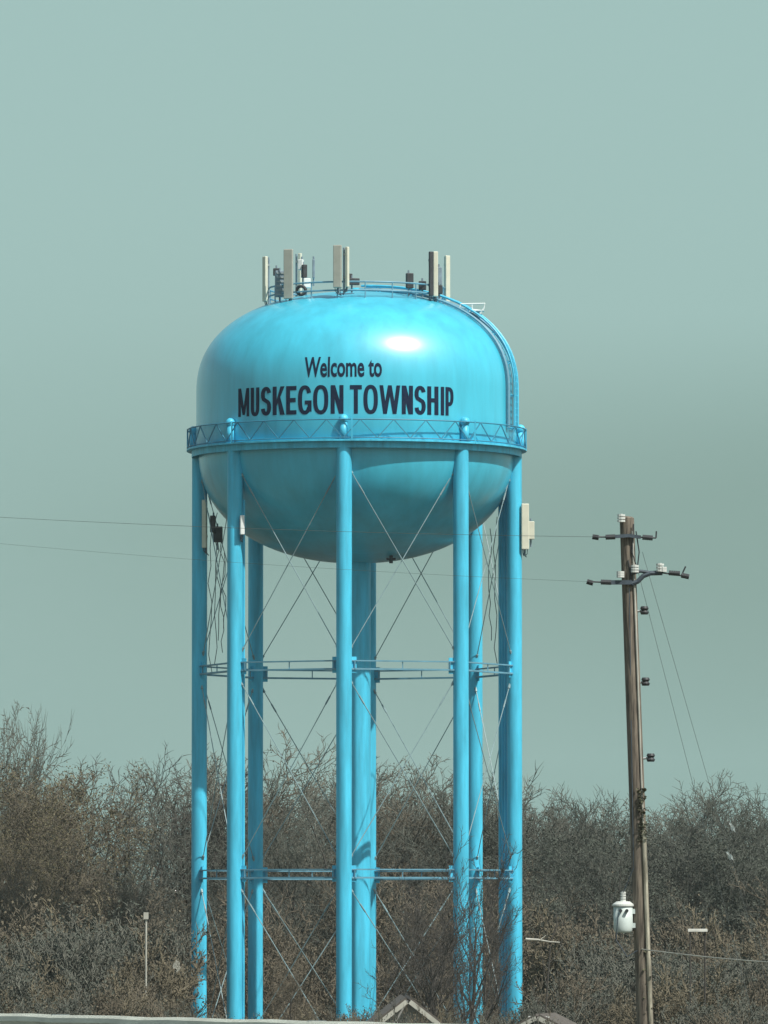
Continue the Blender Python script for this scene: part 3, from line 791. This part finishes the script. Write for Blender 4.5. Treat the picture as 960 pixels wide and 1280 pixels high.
def grow(seed, H, trunk_r, n1, n2, n3, n4, spread, first, leafy=0.0, leaf=0.12, up_=0.25, twig=0.02):
    """bare tree: returns trunk-and-limb segments, twig segments, leaves"""
    rn = np.random.default_rng(seed); big, small, lv = [], [], []
    def branch(p, d, L, r, level, steps):
        pts = [p]; dirs = [d]; q, e = p.copy(), d.copy()
        for i in range(steps):
            e = e + rn.normal(0, 0.10 + 0.04 * level, 3) + np.array([0, 0, up_ * 0.25 * (1 if level else 0.3)])
            e /= np.linalg.norm(e); q2 = q + e * L / steps
            ra, rb = r * (1 - 0.75 * i / steps), r * (1 - 0.75 * (i + 1) / steps)
            (big if level <= 1 else small).append([*q, *q2, ra, rb])
            q = q2; pts.append(q); dirs.append(e)
        return pts, dirs
    def along(pts, dirs, t):
        f = t * (len(pts) - 1); i = min(int(f), len(pts) - 2); return pts[i] + (pts[i + 1] - pts[i]) * (f - i), dirs[i + 1]
    def child_dir(d, ang, az):
        a = np.array([0, 0, 1.]) if abs(d[2]) < 0.9 else np.array([1., 0, 0])
        u = np.cross(d, a); u /= np.linalg.norm(u); v = np.cross(d, u)
        return d * math.cos(ang) + (u * math.cos(az) + v * math.sin(az)) * math.sin(ang)
    counts = [n1, n2, n3, n4]; ratio = [0.50 * spread, 0.52, 0.55, 0.6]
    def rec(p, d, L, r, level):
        pts, dirs = branch(p, d, L, r, level, (8, 5, 4, 3, 2)[level])
        if level == 4:
            if leafy and rn.random() < leafy:
                for _ in range(4):
                    c = pts[-1] + rn.normal(0, 0.22, 3); a = rn.normal(0, 1, 3); a *= leaf / np.linalg.norm(a)
                    b = np.cross(a, rn.normal(0, 1, 3)); b *= leaf * 0.8 / (np.linalg.norm(b) + 1e-6); lv.append([*c, *a, *b])
            return
        az = rn.uniform(0, 6.28)
        for i in range(counts[level]):
            t0 = first if level == 0 else 0.22
            t = t0 + (1 - t0) * (i + rn.uniform(0.1, 0.9)) / counts[level]
            q, e = along(pts, dirs, t); az += 2.4 + rn.uniform(-0.4, 0.4)
            ang = rn.uniform(0.45, 0.95) if level else rn.uniform(0.5, 1.05) * (1.15 - 0.5 * t)
            shape = 1.0 if level else (0.55 + 0.9 * math.sin(PI * min(1, 0.12 + 0.80 * t)) ** 1.0)
            l2 = L * ratio[level] * shape * rn.uniform(0.75, 1.2) * (1 if level == 0 else 1.05 - 0.4 * t)
            r2 = max(twig if level >= 2 else 0.03, r * (1 - 0.7 * t) * (0.5 if level == 0 else 0.55))
            rec(q, child_dir(e, ang, az), l2, r2, level + 1)
    rec(np.zeros(3), np.array([0, 0, 1.]), H, trunk_r, 0)
    top = max(s[5] for s in big + small)
    s = H / top
    tp = max(big + small, key=lambda q: q[5]); kx, ky = tp[3] / tp[5], tp[4] / tp[5]
    for q in big + small:
        q[0] -= kx * q[2]; q[1] -= ky * q[2]; q[3] -= kx * q[5]; q[4] -= ky * q[5]
    for q in lv: q[0] -= kx * q[2]; q[1] -= ky * q[2]
    sc_ = lambda rows: [[*(x * s for x in r[:6]), r[6], r[7]] for r in rows]
    lv = [[*(x * s for x in r[:3]), *r[3:]] for r in lv]
    return sc_(big), sc_(small), lv

REFH = 16.0
def proto(kind, label, seed, mats, **kw):
    big, small, lv = grow(seed, REFH, **kw)
    t = thing(kind, label, 'tree')
    link('trunk', seg_mesh('trunk', big, 6, [M['bark']]), None, t)
    link('crown', seg_mesh('crown', small, 3, mats, lv), None, t)
    return t
KINDS = {}
def kw(**k):
    d = dict(trunk_r=0.24, n1=13, n2=8, n3=6, n4=5, spread=0.85, first=0.22); d.update(k); return d
BARE = ['grey', 'brown', 'dark']
protos = {
    'grey': [proto('bare_tree', 'x', 11, [M['twig_grey']], **kw()), proto('bare_tree', 'x', 12, [M['twig_grey']], **kw(spread=1.0, n1=11, first=0.28, up_=0.5))],
    'brown': [proto('bare_tree', 'x', 21, [M['twig_brown']], **kw(n1=14, spread=0.8)), proto('bare_tree', 'x', 22, [M['twig_brown']], **kw(spread=0.95, up_=0.45))],
    'dark': [proto('bare_tree', 'x', 31, [M['twig_dark']], **kw(n1=12, spread=0.9)), proto('bare_tree', 'x', 32, [M['twig_dark']], **kw(first=0.3, up_=0.6, spread=0.8))],
    'open': [proto('bare_tree', 'x', 71, [M['bark']], **kw(n1=12, n2=7, n3=5, n4=4, first=0.16, up_=0.5, spread=1.0, trunk_r=0.30)), proto('bare_tree', 'x', 72, [M['twig_grey']], **kw(n1=10, n2=6, n3=5, n4=4, first=0.22, up_=0.45, spread=1.1, trunk_r=0.34))],
    'oak': [proto('leafy_oak', 'x', 41, [M['twig_brown'], M['leaf_olive']], **kw(leafy=0.6, leaf=0.055, n1=15, first=0.12))],
    'thick': [proto('dense_tree', 'x', 51, [M['twig_dark'], M['leaf_dark']], **kw(leafy=0.6, leaf=0.07, n1=15, first=0.1)), proto('dense_tree', 'x', 52, [M['twig_dark'], M['leaf_dark']], **kw(leafy=0.45, leaf=0.07, spread=1.0, first=0.14))],
}
used = set()
TRND = random.Random(77)
def tree(kind, px, ytop, Y, label, group, which=None, wide=1.0):
    L = protos[kind]; i = TRND.randrange(len(L)) if which is None else which
    src = L[i]
    top = P(px, ytop, Y); z = gz(Y); s = (top.z - z) / REFH
    rz = TRND.uniform(0, 6.28)
    sw = s * wide * TRND.uniform(0.9, 1.1)
    if (kind, i) in used: t = dup(src, (top.x, Y, z), rz, (sw, sw, s), label, group)
    else:
        used.add((kind, i)); t = src; t.location = (top.x, Y, z); t.rotation_euler = (0, 0, rz); t.scale = (sw, sw, s); tag(t, label, None, group)
    return t
# notable trees
tree('grey', -50, 842, 385, 'tallest bare pale grey tree cut by the left edge', 'bare trees left of the tower', 1, 0.5)
tree('oak', 30, 945, 372, 'broad oak with olive brown leaves left of the tower', 'leafy oaks left of the tower', 0, 0.95)
tree('oak', -22, 948, 378, 'oak with olive brown leaves cut by the left edge', 'leafy oaks left of the tower', 0, 1.1)
tree('oak', 62, 1015, 368, 'lower oak with olive brown leaves in front of the broad one', 'leafy oaks left of the tower', 0, 0.8)
tree('open', 578, 1030, 330, 'slim dark bare tree whose branches cross the front right leg', 'bare trees in front of the tower', 0, 0.65)
tree('open', 556, 1085, 325, 'slender dark bare tree left of the front right leg near its foot', 'bare trees in front of the tower', 0, 0.8)
tree('open', 520, 1120, 322, 'small dark bare tree left of the front right leg', 'bare trees in front of the tower', 0, 1.0)
tree('open', 596, 1110, 318, 'small dark bare tree between the two right legs', 'bare trees in front of the tower', 0, 0.6)
tree('brown', 370, 1190, 318, 'small brown bare tree between front left and front centre legs', 'bare trees in front of the tower', 0, 0.6)
# named tree rows: (kind, x, top, distance, zone)
ZL = 'bare trees left of the tower'; ZB = 'bare trees behind the tower legs'; ZR = 'trees right of the tower'; ZF = 'trees right of the utility pole'
rows = [
 ('open', 126, 940, 392, 'bare grey tree right of the leafy oaks', ZL), ('open', 165, 948, 388, 'dark bare tree in the open gap left of the tower', ZL),
 ('open', 205, 925, 396, 'bare grey tree nearest the left of the outer left leg', ZL), ('open', 240, 934, 400, 'bare grey tree half hidden by the outer left leg', ZL),
 ('dark', 190, 1050, 372, 'lower dark bare tree left of the outer left leg', ZL), ('brown', 130, 1070, 366, 'low brown bare tree left of the tower', ZL),
 ('brown', 20, 1060, 362, 'low brown bare tree by the left edge', ZL),
 ('grey', 272, 938, 398, 'bare grey tree between the two leftmost legs', ZB), ('brown', 348, 903, 404, 'tallest bare brown tree between the left and centre legs', ZB),
 ('grey', 395, 914, 400, 'bare grey tree just left of the front centre leg', ZB), ('dark', 320, 945, 390, 'dark bare tree behind the back left leg', ZB),
 ('grey', 445, 940, 404, 'bare grey tree behind the riser pipe', ZB), ('brown', 500, 958, 398, 'bare brown tree just right of the riser pipe', ZB),
 ('grey', 545, 955, 402, 'bare grey tree left of the front right leg', ZB), ('dark', 612, 962, 396, 'dark bare tree between the two right legs', ZB),
 ('dark', 370, 1010, 380, 'lower dark bare tree left of the front centre leg', ZB), ('dark', 480, 1030, 378, 'lower dark bare tree right of the riser pipe', ZB),
 ('dark', 668, 968, 394, 'dark bare tree touching the right leg of the tower', ZR), ('thick', 700, 1000, 386, 'dense dark tree right of the tower', ZR),
 ('grey', 706, 976, 402, 'bare grey tree rising behind the dense dark tree', ZR), ('thick', 762, 1004, 380, 'rounded dense dark tree just left of the utility pole', ZR),
 ('dark', 745, 980, 400, 'dark bare tree rising behind the rounded dense tree', ZR), ('grey', 792, 985, 404, 'bare grey tree behind the utility pole', ZF),
 ('dark', 842, 972, 396, 'dark bare tree right of the utility pole', ZF), ('dark', 882, 975, 400, 'dark bare tree midway between pole and right edge', ZF),
 ('grey', 906, 960, 398, 'tallest bare tree right of the utility pole', ZF), ('dark', 945, 978, 392, 'dark bare tree near the right edge', ZF),
 ('dark', 975, 972, 396, 'dark bare tree cut by the right edge', ZF), ('thick', 850, 1015, 384, 'dense dark tree right of the utility pole', ZF),
 ('thick', 930, 1020, 380, 'dense dark tree near the right edge', ZF), ('thick', 980, 1010, 384, 'dense dark tree cut by the right edge', ZF),
]
for k, x, y, Y, lb, g in rows: tree(k, x, y, Y, lb, g)

# the wood behind, which reads as one mass
TOPS = [(-80, 880), (0, 905), (45, 960), (80, 1000), (105, 1070), (240, 1070), (265, 965), (290, 950), (350, 922), (410, 930), (480, 965), (560, 968), (660, 980), (780, 992), (900, 976), (960, 984), (1040, 980)]
def top_at(x):
    for (a, ya_), (b, yb_) in zip(TOPS, TOPS[1:]):
        if a <= x <= b: return ya_ + (yb_ - ya_) * (x - a) / (b - a)
    return 975
def woods(name, label, seed, n, y0, y1, drop0, drop1, m, kws, leaf_m=None, bushes=False):
    rn = random.Random(seed); variants = [grow(seed * 10 + i, REFH, **k) for i, k in enumerate(kws)]
    SG, LF = [], []
    for b, s, l in variants: SG.append(np.array(b + s)); LF.append(np.array(l) if l else np.zeros((0, 9)))
    segs, lvs = [], []
    for i in range(n):
        px = -110 + 1180 * (i + rn.random()) / n; Y = rn.uniform(y0, y1)
        yt = top_at(px) + rn.uniform(drop0, drop1) if not bushes else rn.uniform(drop0, drop1)
        top = P(px, yt, Y); z = gz(Y); s = (top.z - z) / REFH; w = s * rn.uniform(0.9, 1.2)
        if bushes: w = max(w, 0.30)
        a = rn.uniform(0, 6.28); ca, sa = math.cos(a), math.sin(a); v = rn.randrange(len(SG))
        def tf(X): return np.stack([(X[:, 0] * ca - X[:, 1] * sa) * w + top.x, (X[:, 0] * sa + X[:, 1] * ca) * w + Y, X[:, 2] * s + z], 1)
        A = SG[v].copy(); A[:, 0:3] = tf(A[:, 0:3]); A[:, 3:6] = tf(A[:, 3:6]); segs.append(A)
        if len(LF[v]):
            Bv = LF[v].copy(); Bv[:, 0:3] = tf(Bv[:, 0:3]); lvs.append(Bv)
    me = seg_mesh(name, np.concatenate(segs), 3, [m] + ([leaf_m] if leaf_m else []), np.concatenate(lvs) if lvs else None)
    return tag(link(name, me, None), label, 'woods' if not bushes else 'undergrowth', kind='stuff')
lite = dict(trunk_r=0.22, n1=11, n2=6, n3=5, n4=4, spread=0.9, first=0.15, twig=0.026)
woods('far_woods', 'mass of bare grey brown woodland behind the tower and the pole', 5, 56, 410, 500, 6, 50, M['wood_mass'], [dict(lite), dict(lite, up_=0.5), dict(lite, leafy=0.3, leaf=0.07)], M['leaf_dark'])
bush = dict(trunk_r=0.10, n1=12, n2=6, n3=4, n4=3, spread=1.0, first=0.03, up_=0.5, twig=0.03)
woods('undergrowth', 'tangle of leafless brown brush below the trees', 8, 110, 362, 410, 1060, 1190, M['twig_brown'], [dict(bush), dict(bush, leafy=0.35, leaf=0.06)], M['leaf_tan'], True)

# shrubs in front
SP = []
def shrub_proto(seed, m, lm, leafy):
    big, small, lv = grow(seed, 4.0, trunk_r=0.05, n1=18, n2=8, n3=5, n4=4, spread=1.5, first=0.02, up_=0.9, twig=0.016, leafy=leafy, leaf=0.035)
    t = thing('shrub', 'x', 'shrub'); link('stems', seg_mesh('stems', big, 5, [M['bark']]), None, t)
    link('twigs', seg_mesh('twigs', small, 3, [m, lm], lv), None, t); return t
SP = [shrub_proto(61, M['tan_stem'], M['leaf_tan'], 0.25), shrub_proto(62, M['twig_brown'], M['leaf_tan'], 0.15), shrub_proto(63, M['twig_grey'], M['leaf_dark'], 0.2)]
sused = set(); SR = random.Random(9)
zones = [(-30, 90, 'tan leafless shrub at the lower left edge', 'shrubs at the lower left'), (90, 235, 'leafless shrub above the guardrail left of the tower', 'shrubs left of the tower'),
         (235, 430, 'leafless shrub among the left tower legs', 'shrubs among the left tower legs'), (430, 660, 'leafless shrub among the right tower legs', 'shrubs among the right tower legs'),
         (660, 800, 'leafless shrub between the tower and the utility pole', 'shrubs between tower and pole'), (800, 990, 'leafless shrub right of the utility pole', 'shrubs right of the pole')]
for x0, x1, lb, g in zones:
    n = int((x1 - x0) / (15 if 230 < x0 < 640 else 8))
    for i in range(n):
        px = x0 + (x1 - x0) * (i + SR.random()) / n; Y = SR.uniform(255, 358); py = 1254 - (Y - 255) * (1.5 if px < 235 else 1.2) + SR.uniform(-22, 18)
        if 225 < px < 690: Y = SR.uniform(280, 336); py = SR.uniform(1252, 1275)
        if 470 < px < 560: Y = SR.uniform(300, 338); py = SR.uniform(1225, 1270)
        top = P(px, py, Y); z = gz(Y); s = (top.z - z) / 4.0; w = max(s, 0.8); k = SR.randrange(3)
        if k in sused: dup(SP[k], (top.x, Y, z), SR.uniform(0, 6.28), (w, w, s), lb, g)
        else:
            sused.add(k); t = SP[k]; t.location = (top.x, Y, z); t.scale = (w, w, s); tag(t, lb, None, g)

for px, Y, py, k in ((470, 206, 1256, 0), (490, 200, 1248, 2), (508, 204, 1252, 1), (526, 208, 1244, 1), (548, 203, 1254, 0), (662, 222, 1256, 2), (688, 226, 1258, 1)):
    top = P(px, py, Y); z = gz(Y); q = (top.z - z) / 4.0
    dup(SP[k], (top.x, Y, z), px * 0.7, (0.55, 0.55, q), 'leafless shrub in front of the small house or shed at the bottom', 'shrubs before the roofs')
for L in protos.values():
    for t in L:
        if 'group' not in t:
            for c in list(t.children): bpy.data.objects.remove(c)
            bpy.data.objects.remove(t)

# thin air between the road and the far wood
HAZE = 0.00009
if HAZE:
    bm = B(); box(bm, (0, 430, 18), (1300, 1300, 54))
    hm = bpy.data.materials.new('thin_haze'); hm.use_nodes = True; t = hm.node_tree; t.nodes.clear()
    ho = t.nodes.new('ShaderNodeOutputMaterial'); hv = t.nodes.new('ShaderNodeVolumePrincipled')
    hv.inputs['Color'].default_value = (0.82, 0.95, 0.92, 1); hv.inputs['Density'].default_value = HAZE; hv.inputs['Anisotropy'].default_value = 0.0
    t.links.new(hv.outputs[0], ho.inputs['Volume'])
    tag(obj('haze', bm, hm), 'thin pale haze in the air over the wood', 'haze', kind='stuff')
